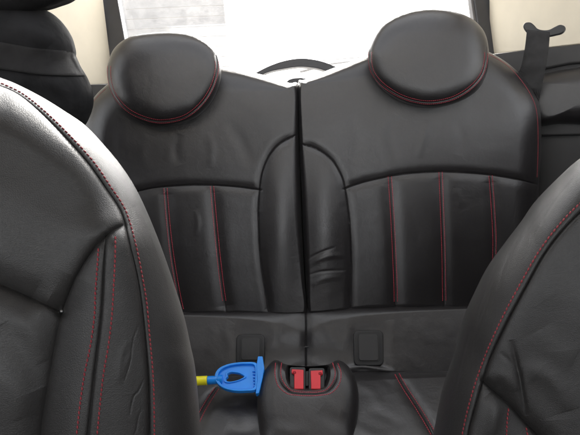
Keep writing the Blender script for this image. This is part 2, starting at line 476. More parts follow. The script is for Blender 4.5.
rt = thing('rear_seat', 'black leather rear backrest on the right with red stitching, beside the hanging seat belt', 'car seat', (.27, .90, base_z), 'rear backrests')
OR = [(297.5, 86), (305, 79.5), (330, 69.5), (350, 62), (372, 54), (400, 47), (440, 43), (475, 47), (500, 58), (520, 74), (534, 93), (540.5, 112), (541, 150), (539, 180), (537, 230), (532, 280), (526, 316), (480, 314.5), (420, 314), (350, 314), (312, 315), (307.5, 311), (306, 285), (303.5, 240), (301.5, 190), (299, 140)]
rr_ = Relief(RB, OR, (420, 190), .046, .052, back=.06, NR=340, NA=1300)
rr_.Efn = lambda p: .010+.044*np.clip(np.abs(p[:, 0]-303)/70, 0, 1)*np.clip((318-p[:, 1])/70, .3, 1)
arcR = [(344, 189), (356, 184.5), (370, 180.5), (400, 174.5), (420, 172.5), (441, 171.8), (465, 172.6), (491, 175), (515, 179), (541, 185.5)]
bolR = [(299.5, 144), (312, 147), (323, 152.5), (332, 160), (338, 169), (343, 180), (345.5, 192), (348, 210), (349.5, 226), (351, 261), (350.5, 290), (350, 318)]
rr_.groove(arcR, .0035, .0013); rr_.groove(bolR, .0035, .0013); rr_.fold(arcR, -.0034, .010); rr_.fold(bolR, -.0034, .009)
RL1 = [(389.7, 176.5), (392, 210), (394, 250), (395.5, 285), (396, 313)]
RL2 = [(440.5, 172), (442, 210), (443.4, 250), (444, 285), (444.5, 312)]
RL3 = [(490.5, 175.5), (493, 210), (494.5, 245), (493, 285), (492, 314)]
for l in (RL1, RL2, RL3):
    rr_.groove(l, .0022, .0012); rr_.fold(l, -.0036, .015)
rr_.extra += [dip(428, 70, 65, 45, -.005), dip(420, 255, 60, 60, .004), dip(325, 225, 19, 72, .014), dip(515, 120, 25, 35, .006), dip(325, 110, 28, 30, .004)]
rr_.fold([(428, 120), (424, 138), (418, 158)], .002, .009, .4).fold([(455, 118), (462, 138), (458, 155)], -.0018, .011).fold([(400, 116), (390, 136), (396, 160)], -.0018, .012)
rr_.fold([(350, 115), (358, 140), (352, 165)], -.002, .014).fold([(455, 188), (460, 198), (459, 208)], .0008, .006)
# creased lower corner of the inner bolster
rr_.fold([(303.5, 266), (310, 258), (322, 252), (336, 247)], -.0018, .003, .3).fold([(305, 270), (314, 262), (330, 256), (346, 256)], .0026, .006, .2)
rr_.fold([(306, 276), (322, 271.5), (348, 270)], -.0018, .0028, .2).fold([(312, 286), (324, 279), (342, 277)], .0014, .006)

rr_.build(rt, 'upper_cushion', M_L, [('side_bolster', np.array(spline(bolR, False, 8).tolist()+[(300, 325), (296, 240), (295, 144)]), M_L),
                                 ('stitched_insert', np.array(spline(arcR, False, 8).tolist()+[(560, 190), (550, 330), (350, 330)]+spline(bolR[6:], False, 8)[::-1].tolist()), M_L)])
ls = []
for l in (RL1, RL2, RL3):
    ls += [off_line(RB, l, .0036), off_line(RB, l, -.0036)]
stitches('stitching', rr_, ls, rt, M_RED2, pitch=.0036, length=.0030, rad=.0007)
stitches('stitching', rr_, [[(489, 54), (508, 66), (524, 84), (534, 102), (537.5, 120), (538, 150), (537, 178)]], rt, M_RED2, pitch=.0036, length=.003, rad=.0004)

# headrests
HR = Plane(RB.P+RB.n*.055, RB.n)
def headrest(par, outline, center, seam):
    h = Relief(HR, outline, center, .040, .050, back=.05, NR=220, NA=900, power=2.5, crown=.004)
    h.groove(seam, .0035, .0025, ends=False)
    h.fold([(center[0]-20, center[1]+10), (center[0], center[1]+16), (center[0]+22, center[1]+8)], -.001, .02)
    o = h.build(par, 'headrest', M_L)['base']
    stitches('stitching', h, [off_line(HR, seam, .0032), off_line(HR, seam, -.0032)], o, M_RED2, pitch=.0038, length=.0031, rad=.00045)
    return o
headrest(lt, [(107, 75), (108, 63), (115, 47.5), (131, 36.5), (159, 32.4), (186.5, 33.5), (206, 41), (217, 53), (221, 69), (218, 88), (208.5, 105.5), (192, 119), (162, 126.5), (140, 122), (120, 109), (111, 92)], (164, 78),
         [(109, 66), (110, 82), (116, 97), (128, 110), (144, 118), (162, 121.5), (184, 117), (201, 104), (212.5, 86), (217, 68), (216, 56)])
headrest(rt, [(368.5, 60), (370, 45), (382.5, 25), (405, 13), (435, 9), (465, 15), (482.5, 29), (488.5, 48), (487.5, 70), (477.5, 90), (457, 102.5), (430, 107.5), (400, 100.5), (378.5, 84)], (429, 58),
         [(370, 52), (371, 68), (379, 81), (393, 92), (410, 99.5), (430, 102.5), (452, 98.5), (470, 88), (482, 74), (486, 58), (486, 48)])

# ------------------------------------------------------------------ bench cushion
bt = thing('rear_bench_cushion', 'black leather rear bench cushion with two square anchor covers and a raised centre pad', 'car seat', (0, .7, .42))
OS = [(20, 322), (60, 314), (150, 311), (230, 309.5), (270, 308.5), (306, 308), (345, 306.5), (400, 305.5), (470, 305), (540, 304), (575, 330), (560, 378), (460, 377), (400, 378), (306, 384), (200, 384), (60, 386), (20, 370)]
rs = Relief(ST, OS, (303, 347), .034, .050, back=.05, NR=170, NA=2200)
rs.groove([(305.5, 306), (306, 325), (306, 345), (306, 375)], .004, .0016); rs.fold([(305.5, 296), (306, 325), (306, 345), (306, 375)], -.004, .010)
rs.extra += [dip(306, 352, 34, 24, -.014), dip(251, 350, 18, 20, -.006), dip(368, 348, 20, 20, -.006), dip(306, 322, 22, 8, -.004)]
for l, a in (([(232, 322), (226, 332), (232, 350)], .003), ([(268, 320), (276, 334), (268, 352)], .003), ([(345, 318), (348, 332), (340, 350)], .004), ([(322, 320), (330, 335), (344, 350)], .003),
             ([(390, 320), (393, 335), (388, 352)], .003), ([(405, 318), (408, 328), (404, 340)], .002), ([(425, 318), (422, 328), (428, 345)], .0016), ([(286, 320), (280, 334), (284, 348)], -.003), ([(210, 324), (214, 335), (208, 355)], .0018), ([(445, 318), (449, 330), (444, 345)], .0015)):
    rs.fold(l, a*.5, .010, .2)
rs.fold([(345, 369), (360, 366.5), (375, 368), (395, 372)], .005, .005)
strip = rs.build(bt, 'cushion_roll', M_L)['base']
OC = [(100, 372), (200, 374), (306, 372), (400, 371), (500, 370), (560, 372), (600, 400), (620, 470), (560, 640), (306, 660), (60, 640), (0, 470), (40, 400)]
rc_ = Relief(CU, OC, (306, 480), .035, .03, back=.08, NR=420, NA=1500)
CL1 = [(217, 388), (209, 400), (199, 418), (188, 445), (176, 480)]
CR1 = [(397, 374), (405, 388), (416, 405), (430, 428), (446, 460), (462, 500)]
for l in (CL1, CR1): rc_.groove(l, .004, .003); rc_.fold(l, -.004, .012)
for l, a in (([(225, 428), (245, 432), (262, 426)], -.005), ([(355, 424), (370, 434), (392, 438)], .004), ([(352, 380), (372, 392), (380, 410)], .003), ([(362, 372), (385, 380), (396, 392)], -.003), ([(230, 400), (245, 412), (240, 430)], .0025), ([(366, 410), (384, 416), (405, 428)], -.0025)):
    rc_.fold(l, a*.5, .012, .2)
rc_.build(bt, 'seat_pad', M_L)
ls = []
for l in (CL1, CR1): ls += [off_line(CU, l, .0045), off_line(CU, l, -.0045)]
stitches('stitching', rc_, ls, bt, M_RED2, pitch=.0042, length=.0035, rad=.0007)
# centre pad with buckle pocket
OH = [(276, 360), (287, 364.5), (307, 366), (327, 364.5), (338, 360), (348, 366), (355, 378), (358.5, 393), (358.5, 410), (356, 430), (352, 470), (306, 480), (262, 470), (259, 430), (257, 410), (258, 393), (262, 377), (268, 366)]
rh = Relief(HP, OH, (308, 415), .026, .034, back=.07, NR=300, NA=1100, crown=.003)
pocket = spline([(288.5, 361), (286, 374), (289.5, 386), (296, 389.5), (308, 390), (320, 389.5), (326.5, 386), (330, 374), (327.5, 361)], False, 8)
pkt_uv = HP.uv(pocket)
def pock(uv, px):
    d, sd, par = near_poly(uv, pkt_uv, .05)
    poly = np.vstack([pocket, [(327, 345), (289, 345)]])
    ins = inside(px, poly)
    sdist = np.where(ins, d, -d)
    return -.034*np.clip((sdist+.001)/.007, 0, 1)**1.0
rh.extra += [pock]
U1 = [(275.5, 363), (275, 374), (278, 385.5), (287, 393.5), (297, 395.3), (308, 395.8), (319, 395.4), (331, 393), (339, 384.5), (341, 373), (337.5, 362.5)]
U2 = [(281.5, 363), (280.8, 374), (283.6, 382.5), (290, 389.8), (298, 391.8), (308, 392.2), (318, 392), (326.5, 389.6), (333, 381.5), (335.2, 372.5), (332.5, 363)]
rh.groove([((a[0]+b[0])/2, (a[1]+b[1])/2) for a, b in zip(U1, U2)], .0025, .0022)
rh.fold([(270, 425), (290, 431), (310, 431)], .0012, .01).fold([(320, 410), (336, 420), (350, 418)], -.0015, .012)
pad = rh.build(bt, 'centre_pad', M_L)['base']
stitches('stitching', rh, [U1, U2], pad, M_RED2, pitch=.0034, length=.0028, rad=.00085)
# anchor covers
def rrect(x0, y0, x1, y1, r, n=6, skew=0.0):
    pts = []
    for cx, cy, a0 in ((x1-r, y0+r, -90), (x1-r, y1-r, 0), (x0+r, y1-r, 90), (x0+r, y0+r, 180)):
        for k in range(n+1):
            a = math.radians(a0+90*k/n); pts.append((cx+r*math.cos(a)+skew*(cy+r*math.sin(a)-y0), cy+r*math.sin(a)))
    return pts
def anchor(x0, y0, x1, y1, skew):
    fr = slab(ST, rrect(x0, y0, x1, y1, 5, skew=skew), -.02, .036)
    o = bm_obj('anchor_cover', *fr, M_BLK, bt, bevel=.0018)
    for pts, h, nm, mt in ((rrect(x0+3.4, y0+2.2, x1-3.4, y1-3.6, 3.4, skew=skew), .0365, 'groove_ring', M_BLK), (rrect(x0+5.0, y0+3.4, x1-5.0, y1-5.0, 2.6, skew=skew), .0385, 'cover_plate', M_BLKM)):
        bm_obj(nm, *slab(ST, pts, .02, h), mt, o, bevel=.0008)
    e = ST.at([((x0+x1)/2+3, y1-3)], .033)[0]
    v, f = box(e, .002, .0004, .0006); 
anchor(353.5, 330.5, 383, 365.5, .02); anchor(236.5, 334.5, 265, 365, -.02)

# ------------------------------------------------------------------ buckles
def buckle(label, x0, y0, x1, y1, flip):
    bp = Plane(HP.P-HP.n*.004, HP.n)
    cx = (x0+x1)/2
    loc = bp.at([(cx, y1)], -.05)[0]
    t = thing('seat_belt_buckle', label, 'seat belt buckle', loc, 'rear seat belt buckles')
    bm_obj('housing', *slab(bp, rrect(x0-2.0, y0-2.2, x1+2.0, y1+1.4, 2.2), -.05, .018), M_BLK, t, bevel=.0016)
    # red push button: wide lip on top, narrower pressed face below
    if flip: sh = [(x0, y0+.6), (x1, y0), (x1, y0+4.2), (x1-2.2, y0+5.2), (x1-2.2, y1), (x0+.6, y1)]
    else: sh = [(x0, y0), (x1, y0+.6), (x1, y1), (x0+2.6, y1), (x0+2.6, y0+5.0), (x0, y0+4.0)]
    o = bm_obj('release_button', *slab(bp, sh, .010, .0225), M_REDP, t, bevel=.0011)
    sx = x1-2.6 if flip else x0+2.8
    V, Fc = slab(bp, rrect(sx-1.6, y0+2.2, sx+1.6, y0+4.6, .9), .0205, .0232)
    bm_obj('button_recess', V, Fc, plastic('deep_red_plastic', (.35, .01, .02), rough=.4), o)
    return t
buckle('left one of the two red seat belt buckles in the centre pad', 291.6, 369, 303.6, 389, False)
buckle('right one of the two red seat belt buckles in the centre pad', 310.6, 370, 322.8, 389, True)
# webbing divider between the buckles
tag(bm_obj('metal_tab', *slab(Plane(HP.P, HP.n), rrect(305.6, 371, 308.6, 386, 1), -.03, .006), M_BLKM, bt, bevel=.0006))

# ------------------------------------------------------------------ blue scraper
TP = lean_plane((240, 380), .70, 62, 0)
tt_ = thing('scraper', 'bright blue plastic scraper with heart shaped cutout and yellow handle on black cushion', 'scraper', TP.at([(240, 392)], -.005)[0])
body = spline([(216, 378.5), (219.5, 372), (227, 368), (236, 366), (246, 365.3), (256.5, 366), (258.5, 372), (258.3, 382), (257, 392.3), (247, 394), (235.5, 394), (225, 391.4), (218, 386)], True, 6)
heart_ = spline([(246.8, 378.6), (242.5, 375.6), (238, 374.6), (233.5, 374.4), (230.5, 376.2), (230.8, 378.6), (229.0, 380.6), (229.6, 383), (233, 383.8), (238.5, 382.8), (243, 381.2)], True, 6)
heart = (heart_-np.array([238, 379]))*np.array([.98, .95])+np.array([236, 379.4])
def ring_solid(outer, inner, plane, h0, h1, n=96, cen=(236.5, 379.4)):
    def res(poly):
        uv = plane.uv(poly); c = plane.uv([cen])[0]; q = uv-c
        th = np.arctan2(q[:, 1], q[:, 0]); R = np.hypot(*q.T); o = np.argsort(th); th, R = th[o], R[o]
        tt = np.linspace(-math.pi, math.pi, n, endpoint=False)
        Rr = np.interp(tt, np.concatenate([th-2*math.pi, th, th+2*math.pi]), np.concatenate([R, R, R]))
        u2 = c+np.stack([Rr*np.cos(tt), Rr*np.sin(tt)], 1)
        return plane.P+u2[:, :1]*plane.u+u2[:, 1:]*plane.v
    O, I = res(outer), res(inner); nn = plane.n
    V = np.vstack([O+nn*h1, I+nn*h1, I+nn*h0, O+nn*h0]); Fc = []
    for a in range(4):
        for i in range(n):
            j = (i+1) % n; b = (a+1) % 4
            Fc.append((a*n+i, a*n+j, b*n+j, b*n+i))
    return V, Fc
def shrink(poly, cen, k): return (np.asarray(poly)-cen)*k+cen
bc = np.array((239.5, 380))
ob = bm_obj('blade_body', *ring_solid(body, heart, TP, .004, .010), M_BLUE, tt_, bevel=.0010)
bm_obj('raised_rim', *ring_solid(body, shrink(body, bc, .86), TP, .0101, .0155), M_BLUE, ob, bevel=.0012)
bm_obj('heart_rim', *ring_solid(shrink(heart, np.array((236, 379.4)), 1.3), shrink(heart, np.array((236, 379.4)), 1.04), TP, .0101, .0125), M_BLUE, ob, bevel=.0007)
bm_obj('scraping_edge', *slab(TP, [(257.8, 356.2), (262.6, 356.2), (264.3, 368), (262.5, 378), (259, 393), (255.5, 393.6), (257.2, 380), (256.4, 366)], .002, .017), M_BLUE, tt_, bevel=.0012)
for k in range(7):
    y = 370.5+k*3.0
    ln = 4.2-.2*k
    bm_obj('rib', *slab(TP, [(256.6-ln, y), (256.8, y-.3), (256.8, y+.9), (256.6-ln, y+.9)], .0095, .0135), M_BLUE, ob, bevel=.0004)
a = TP.at([(222.5, 379.6)], .009)[0]; b_ = TP.at([(207.5, 380.4)], .009)[0]; c_ = TP.at([(194.5, 381)], .009)[0]; d_ = TP.at([(186, 381.3)], .009)[0]
bm_obj('neck', *tube([a, a+(b_-a)*.3, a+(b_-a)*.34, b_+(a-b_)*.06, b_], [.0085, .0078, .0070, .0074, .0066], 20), M_BLUE, tt_, bevel=.0004)
bm_obj('handle', *tube([b_, b_+(c_-b_)*.03, c_, d_], [.0062, .0080, .0080, .0078], 24), M_YEL, tt_, bevel=.0004)

# ------------------------------------------------------------------ front seats
def lerp_bump(line, w, amp, plane):
    poly = plane.uv(spline(line, False, 10))
    def fn(uv, px):
        d, sd, par = near_poly(uv, poly, w*3); return amp*np.exp(-(d/w)**2)
    return fn
fl = thing('front_seat', 'near black leather front seat on the left, in front of the cloth bundle', 'car seat', (-.32, .40, .38), 'front seats')
sil = [(-60, 62), (-25, 68), (0, 77.5), (16.5, 84), (41, 96.5), (63, 110), (85.5, 125.5), (105, 146), (121, 165.5), (135, 187), (148, 214), (162, 249), (175, 287), (184.5, 318), (190.5, 345), (195, 367), (198.5, 401), (200.5, 435), (201, 480), (198, 560)]
OFL = sil+[(150, 640), (0, 660), (-250, 640), (-340, 500), (-360, 300), (-300, 140), (-180, 70)]
f1 = Relief(FL, OFL, (25, 330), .072, .058, back=.07, NR=620, NA=2000, power=2.0)
mainL = [(-60, 72), (-25, 78), (0, 86), (19, 95), (41, 113), (66, 138), (88, 163), (105, 187), (121, 212), (129, 242), (138, 280), (143, 317), (147.6, 367), (149, 400), (149, 440), (146, 520)]
f1.groove(mainL, .004, .0018)
upL = [(122, 226), (112, 231), (100, 242), (88, 257), (76, 277), (68, 296), (62, 312)]
f1.groove(upL, .006, .003); f1.fold(upL, -.0034, .010)
lowL = [(-80, 250), (-40, 266), (0, 284), (30, 297), (62, 312)]
f1.groove(lowL, .006, .004); f1.fold(lowL[:-1]+[(46, 304)], -.006, .016)
edgeL = [(62, 312), (56, 340), (50, 375), (44, 410), (40, 445), (36, 520)]
f1.groove(edgeL, .007, .006); f1.fold([(78, 278), (69, 295)]+edgeL, -.0061, .018)
midL = [(106, 236), (104, 270), (101.5, 315), (94.5, 374), (88, 435), (80, 500)]
f1.groove(midL, .0035, .0016, ends=False)
f1.extra += [lerp_bump([(130, 250), (124, 330), (120, 450)], .03, .010, FL), lerp_bump([(100, 240), (90, 330), (75, 450)], .03, .012, FL), dip(20, 220, 80, 60, .006), dip(5, 380, 40, 60, .006)]
for l, a_, w in (([(140, 322), (133, 340), (130, 362), (123, 385)], -.0006, .0012), ([(144, 378), (139, 390), (133, 398), (129, 418)], -.0007, .0012), ([(142, 408), (138, 418), (136, 430), (130, 442)], -.0005, .0012), ([(131, 352), (124, 366), (121, 380)], .0005, .003), ([(126, 340), (120, 360), (117, 385)], .001, .004),
               ([(0, 325), (18, 350), (36, 390)], -.003, .014), ([(10, 318), (30, 335), (44, 362)], .0016, .010), ([(-10, 380), (10, 392), (20, 420)], .0014, .014),
               ([(40, 190), (60, 215), (66, 240)], -.0015, .02), ([(10, 130), (40, 160), (60, 190)], .0015, .02)):
    f1.fold(l, a_, w, .3)
bolsterF = np.array(spline([(122, 226)]+mainL[9:], False, 6).tolist()+[(140, 660), (20, 660)]+spline(edgeL, False, 6)[::-1].tolist()+spline(upL, False, 6)[::-1].tolist())
upperF = np.array(spline(mainL[:9]+[(122, 226)], False, 6).tolist()+spline(upL, False, 6).tolist()+spline(lowL, False, 6)[::-1].tolist()+[(-420, 200), (-300, 40)])
insertF = np.array(spline(lowL, False, 6).tolist()+spline(edgeL, False, 6).tolist()+[(20, 660), (-420, 660), (-420, 200)])
f1.build(fl, 'side_panel', M_LF, [('side_bolster', bolsterF, M_LF), ('shoulder_panel', upperF, M_LF), ('seat_insert', insertF, M_LF)])
SL = [[(-20, 76), (3, 84), (24, 94.5), (47, 113), (72, 137.5), (94, 162), (111, 187), (126, 211), (136, 245), (143, 280), (147, 305), (150, 340), (152.5, 367), (154, 400), (154.5, 450)],
      [(98.5, 248), (97, 270), (95.3, 294), (94.5, 315), (90.5, 345), (84.5, 374), (80, 405), (76, 440), (72, 470)],
      [(115.5, 236), (115, 260), (113.8, 284), (112, 315), (108.5, 345), (103.5, 374), (100, 405), (96.5, 440), (92, 470)]]
stitches('stitching', f1, SL[:1], fl, M_RED, pitch=.0042, length=.0036, rad=.00075, slant=.15)
stitches('stitching', f1, SL[1:], fl, M_RED, pitch=.0042, length=.0037, rad=.00075, slant=.18)
# small metal stud in the fold
st = FL.at([(61.5, 311)], .058)[0]
ic, ir = [], 8
V = []; Fc = []
for i in range(7):
    for j in range(12):
        a1 = math.pi*i/6; a2 = 2*math.pi*j/12
        V.append(st+.0022*(FL.u*math.sin(a1)*math.cos(a2)+FL.v*math.sin(a1)*math.sin(a2)+FL.n*math.cos(a1)))
for i in range(6):
    for j in range(12): Fc.append((i*12+j, i*12+(j+1) % 12, (i+1)*12+(j+1) % 12, (i+1)*12+j))
mesh_obj('stud', np.array(V), Fc, M_METAL, fl)

fr = thing('front_seat', 'near black leather front seat on the right, with creased bolster and worn grey edge', 'car seat', (.34, .40, .38), 'front seats')
silR = [(680, 118), (640, 125), (605, 143), (580, 159.5), (558, 179.5), (538.6, 199.7), (525, 219), (508, 241), (489, 267), (476, 292), (465, 317), (455, 352), (442.5, 392), (434, 434), (424, 490), (416, 560)]
OFR = silR+[(470, 640), (620, 660), (860, 640), (940, 500), (950, 320), (880, 180), (780, 125)]
f2 = Relief(FR, OFR, (585, 400), .072, .058, back=.07, NR=560, NA=2000)
mainR = [(680, 160), (640, 172), (605, 190), (580, 212), (560, 233), (543, 256), (529, 281), (508, 320), (491, 356), (481.5, 385), (472, 418), (466, 445), (450, 520)]
f2.groove(mainR, .004, .0018)
foldR = [(483, 381), (496, 393), (509, 404), (522, 419), (538, 436), (560, 462)]
f2.groove(foldR, .007, .003); f2.fold(foldR, -.006, .014)
f2.fold([(510, 340), (514, 358), (518.5, 378), (522, 398), (525, 416)], -.003, .004, .5)
f2.fold([(500, 352), (510, 362), (516, 372)], -.0012, .003).fold([(522, 372), (542, 376), (556, 390), (566, 412)], .003, .014, .2)
f2.fold([(496, 372), (508, 380), (516, 392)], .0015, .008).fold([(532, 378), (548, 392), (554, 420)], -.0015, .018)
f2.fold([(540, 330), (556, 352), (575, 360)], .002, .016).fold([(545, 300), (560, 320), (566, 350)], -.0012, .02)
f2.fold([(490, 388), (496, 410), (490, 440)], .003, .008)
# long fine creases on the worn side
for l in ([(577, 175), (556, 200), (536, 232), (528, 256)], [(520, 236), (506, 262), (497, 290)], [(500, 262), (484, 300), (474, 335)], [(492, 292), (478, 330), (470, 360)], [(548, 205), (530, 228), (518, 250)], [(470, 330), (462, 360), (455, 392)]):
    f2.fold(l, -.0009, .0016)
f2.extra += [lerp_bump([(560, 240), (510, 330), (480, 440)], .03, .004, FR), dip(570, 300, 60, 60, .006)]
bolR2 = np.array(spline(mainR[9:], False, 6).tolist()+[(440, 660), (640, 660)]+spline(foldR, False, 6)[::-1].tolist())
upR2 = np.array(spline(mainR[:10], False, 6).tolist()+spline(foldR, False, 6).tolist()+[(640, 660), (1000, 660), (1000, 150)])
f2.build(fr, 'side_panel', M_LF, [('side_bolster', bolR2, M_LF), ('shoulder_panel', upR2, M_LF)])
stitches('stitching', f2, [[(640, 167), (603, 185), (577, 206), (557, 227), (539, 251), (525, 275), (504, 314), (486.5, 352), (475, 384), (467, 412), (461, 440)]], fr, M_RED, pitch=.0046, length=.0039, rad=.0008, slant=.12)
stitches('stitching', f2, [[(508.5, 408), (507, 422), (506, 450)], [(526, 427), (528, 438), (530, 455)]], fr, M_RED, pitch=.0042, length=.0037, rad=.0008)

# ------------------------------------------------------------------ cloth bundle
BP = lean_plane((40, 60), .80, 12, 10)
bd = thing('cloth_bundle', 'soft black cloth bundle wrapped by a wide grey strap, beside the cream pillar trim', 'bundle', BP.at([(40, 150)], -.05)[0])
OB = [(44.5, 9.5), (60, 20), (70, 34), (74.5, 48), (75, 56), (80, 66), (87, 78), (92, 92), (92.5, 104), (89, 116), (82, 128), (60, 150), (10, 160), (-60, 150), (-90, 80), (-70, 10), (-30, 2), (15, 2)]
rb_ = Relief(BP, OB, (5, 80), .07, .07, back=.07, NR=160, NA=700)
band = [(-90, 50), (-40, 52), (0, 56), (40, 61), (66, 63.5), (82, 64)]
rb_.extra += [lerp_bump(band, .028, -.010, BP)]
rb_.fold([(10, 15), (30, 25), (50, 45)], .006, .02).fold([(20, 90), (50, 95), (80, 100)], -.006, .018).fold([(40, 76), (60, 90), (75, 112)], .004, .012)
rb_.build(bd, 'padded_body', M_BAG)
fp = Relief(Plane(BP.P+BP.n*.02, BP.n, BP.u), [(-60, -60), (60, -50), (84, -16), (74, -3), (60, 3.5), (45, 8.5), (20, 14), (-30, 12), (-70, 0)], (0, -20), .04, .04, back=.05, NR=90, NA=400)
fp.fold([(0, -10), (25, -2), (45, 0)], .006, .012)
fp.build(bd, 'upper_flap', M_BAG)
# strap following the bundle
def ribbon(relief, top, bot, lift, thick, n=60, m=10):
    a = spline(top, False, 12); b = spline(bot, False, 12)
    ia = np.linspace(0, len(a)-1, n); A = np.stack([np.interp(ia, np.arange(len(a)), a[:, k]) for k in (0, 1)], 1)
    ib = np.linspace(0, len(b)-1, n); Bq = np.stack([np.interp(ib, np.arange(len(b)), b[:, k]) for k in (0, 1)], 1)
    top_l = [relief.surf(A*(1-f)+Bq*f, lift) for f in np.linspace(0, 1, m)]
    G = np.stack(top_l, 0); nn = relief.pl.n
    V = np.vstack([G.reshape(-1, 3), (G-nn*thick).reshape(-1, 3)]); Fc = []
    o = n*m
    for j in range(m-1):
        for i in range(n-1):
            q = j*n+i; Fc.append((q, q+1, q+n+1, q+n)); Fc.append((o+q, o+q+n, o+q+n+1, o+q+1))
    for i in range(n-1):
        Fc.append((i, o+i, o+i+1, i+1)); q = (m-1)*n+i; Fc.append((q, q+1, o+q+1, o+q))
    for j in range(m-1):
        q = j*n; Fc.append((q, q+n, o+q+n, o+q)); q = j*n+n-1; Fc.append((q, o+q, o+q+n, q+n))
    return V, Fc
bm_obj('strap', *ribbon(rb_, [(-85, 32), (-30, 38), (0, 42), (35, 48), (62, 50.5), (73.8, 51.5)], [(-85, 64), (-30, 66), (0, 69), (35, 74), (62, 75.5), (84.5, 75.6)], .003, .0022), M_STRAP, bd)

# ------------------------------------------------------------------ car shell
cab = thing('car_cabin', 'car cabin shell with cream pillar trims, dark window frame and bright dusty rear window', 'car interior', (0, .3, .28))
def cbox(name, x0, x1, y0, y1, z0, z1, mat, bev=.004, par=None):
    V, Fc = box(((x0+x1)/2, (y0+y1)/2, (z0+z1)/2), (x1-x0)/2, (y1-y0)/2, (z1-z0)/2)
    return bm_obj(name, V, Fc, mat, par or cab, bevel=bev)
cbox('floor_carpet', -.72, .72, -1.3, 1.62, .24, .28, M_CARPET)
cbox('side_wall', -.76, -.72, -1.3, 1.62, .24, 1.02, M_BLKM); cbox('side_wall', .72, .76, -1.3, 1.62, .24, 1.02, M_BLKM)
cbox('door_pillar', -.72, -.66, .28, .46, 1.02, 1.40, M_BLKM); cbox('door_pillar', .66, .72, .28, .46, 1.02, 1.40, M_BLKM)
cbox('dashboard', -.70, .70, -1.3, -.85, .28, 1.03, M_BLKM, .05)
cbox('roof_lining', -.62, .62, 1.14, 1.52, 1.385, 1.42, M_ROOF, .01)
cbox('roof_lining', -.62, .62, -.45, .42, 1.385, 1.42, M_ROOF, .01)
cbox('roof_side', -.62, -.46, .42, 1.14, 1.385, 1.42, M_ROOF, .004)
cbox('roof_side', .46, .62, .42, 1.14, 1.385, 1.42, M_ROOF, .004)
cbox('luggage_shelf', -.60, .60, 1.13, 1.52, .90, .93, M_CARPET, .008)
# rear window: frame plane
WP = lean_plane((295, 40), 1.55, 14, 0)
def wrect(px_list, h0, h1): return slab(WP, px_list, h0, h1)
glass_px = [(110, -60), (476, -72), (486, 30), (487, 84), (130, 96), (119, 40)]
gl_o = bm_obj('rear_glass', *wrect(glass_px, -.012, -.008), M_GLASS, cab, smooth=False)
bm_obj('window_pillar', *wrect([(80, -60), (108, -60), (117.5, 0), (124.5, 39), (132, 98), (104, 98), (98, 51), (90, 0)], -.02, .02), M_FRAME, cab, bevel=.004)
bm_obj('window_pillar', *wrect([(470, -62), (505, -62), (505, 0), (505, 54), (505, 98), (484, 98), (480, 40), (474.5, 0)], -.02, .02), M_FRAME, cab, bevel=.004)
bm_obj('window_seal', *wrect([(466, -62), (470, -62), (474.5, 0), (480, 40), (484, 98), (480, 98), (476.5, 40), (471, 0)], -.015, .012), M_GREY, cab, bevel=.002)
bm_obj('window_header', *wrect([(92, -62), (92, -90), (490, -100), (488, -74)], -.03, .03), M_FRAME, cab, bevel=.004)
bm_obj('tailgate_trim', *wrect([(100, 92), (500, 78), (520, 330), (80, 330)], -.05, -.012), M_BLKM, cab, bevel=.004)
# heating wires on the glass
for k in range(12):
    y0 = -38+k*10.2
    pts = [(x, y0+(-.029)*(x-295)+.00006*(x-295)**2) for x in np.linspace(126, 474, 14)]
    bm_obj('heating_wire', *tube(WP.at(pts, -.0065), .0003, 6), plastic('wire_paint', (.40, .36, .3), rough=.6) if k == 0 else bpy.data.materials['wire_paint'], gl_o)
# arched wiper motor cover at the foot of the window
AP = Plane(WP.P+WP.n*.035, WP.n, WP.u)
outer = spline([(250, 76), (258, 71.5), (269, 66), (284, 60.8), (301, 58.3), (318, 60.2), (331, 64.5), (343, 70), (350, 74)], False, 8)
inner = spline([(258, 76.5), (270, 71.5), (285, 68.4), (301, 66.6), (317, 68.2), (329, 72), (340, 76)], False, 8)
def strip_solid(plane, A, Bq, h0, h1):
    n = 60
    ra = lambda q: np.stack([np.interp(np.linspace(0, len(q)-1, n), np.arange(len(q)), q[:, k]) for k in (0, 1)], 1)
    A, Bq = ra(A), ra(Bq); P1 = plane.at(A, h1); P2 = plane.at(Bq, h1); nn = plane.n*(h1-h0)
    V = np.vstack([P1, P2, P2-nn, P1-nn]); Fc = []
    for a in range(4):
        b = (a+1) % 4
        for i in range(n-1): Fc.append((a*n+i, b*n+i, b*n+i+1, a*n+i+1))
    Fc += [(0, 3*n, 2*n, n), (n-1, 2*n-1, 3*n-1, 4*n-1)]
    return V, Fc
bm_obj('arched_trim', *strip_solid(AP, outer, inner, -.03, .006), M_FRAME, cab, bevel=.002)
bm_obj('latch_cover', *slab(AP, [(284, 92), (285, 83), (289, 79.5), (294, 78), (301, 77.6), (307, 78.6), (311, 81.5), (313, 92)], -.02, .004), M_FRAME, cab, bevel=.002)
bm_obj('wiper_arm', *tube(WP.at([(300, 72), (330, 64), (360, 60), (420, 52), (470, 46)], -.03), [.004, .0035, .003, .0025, .002], 8), M_GREY, cab)
bm_obj('wiper_blade', *tube(WP.at([(322, 60.4), (360, 57.2), (420, 49), (470, 43)], -.032), .0022, 8), M_GREY, cab)

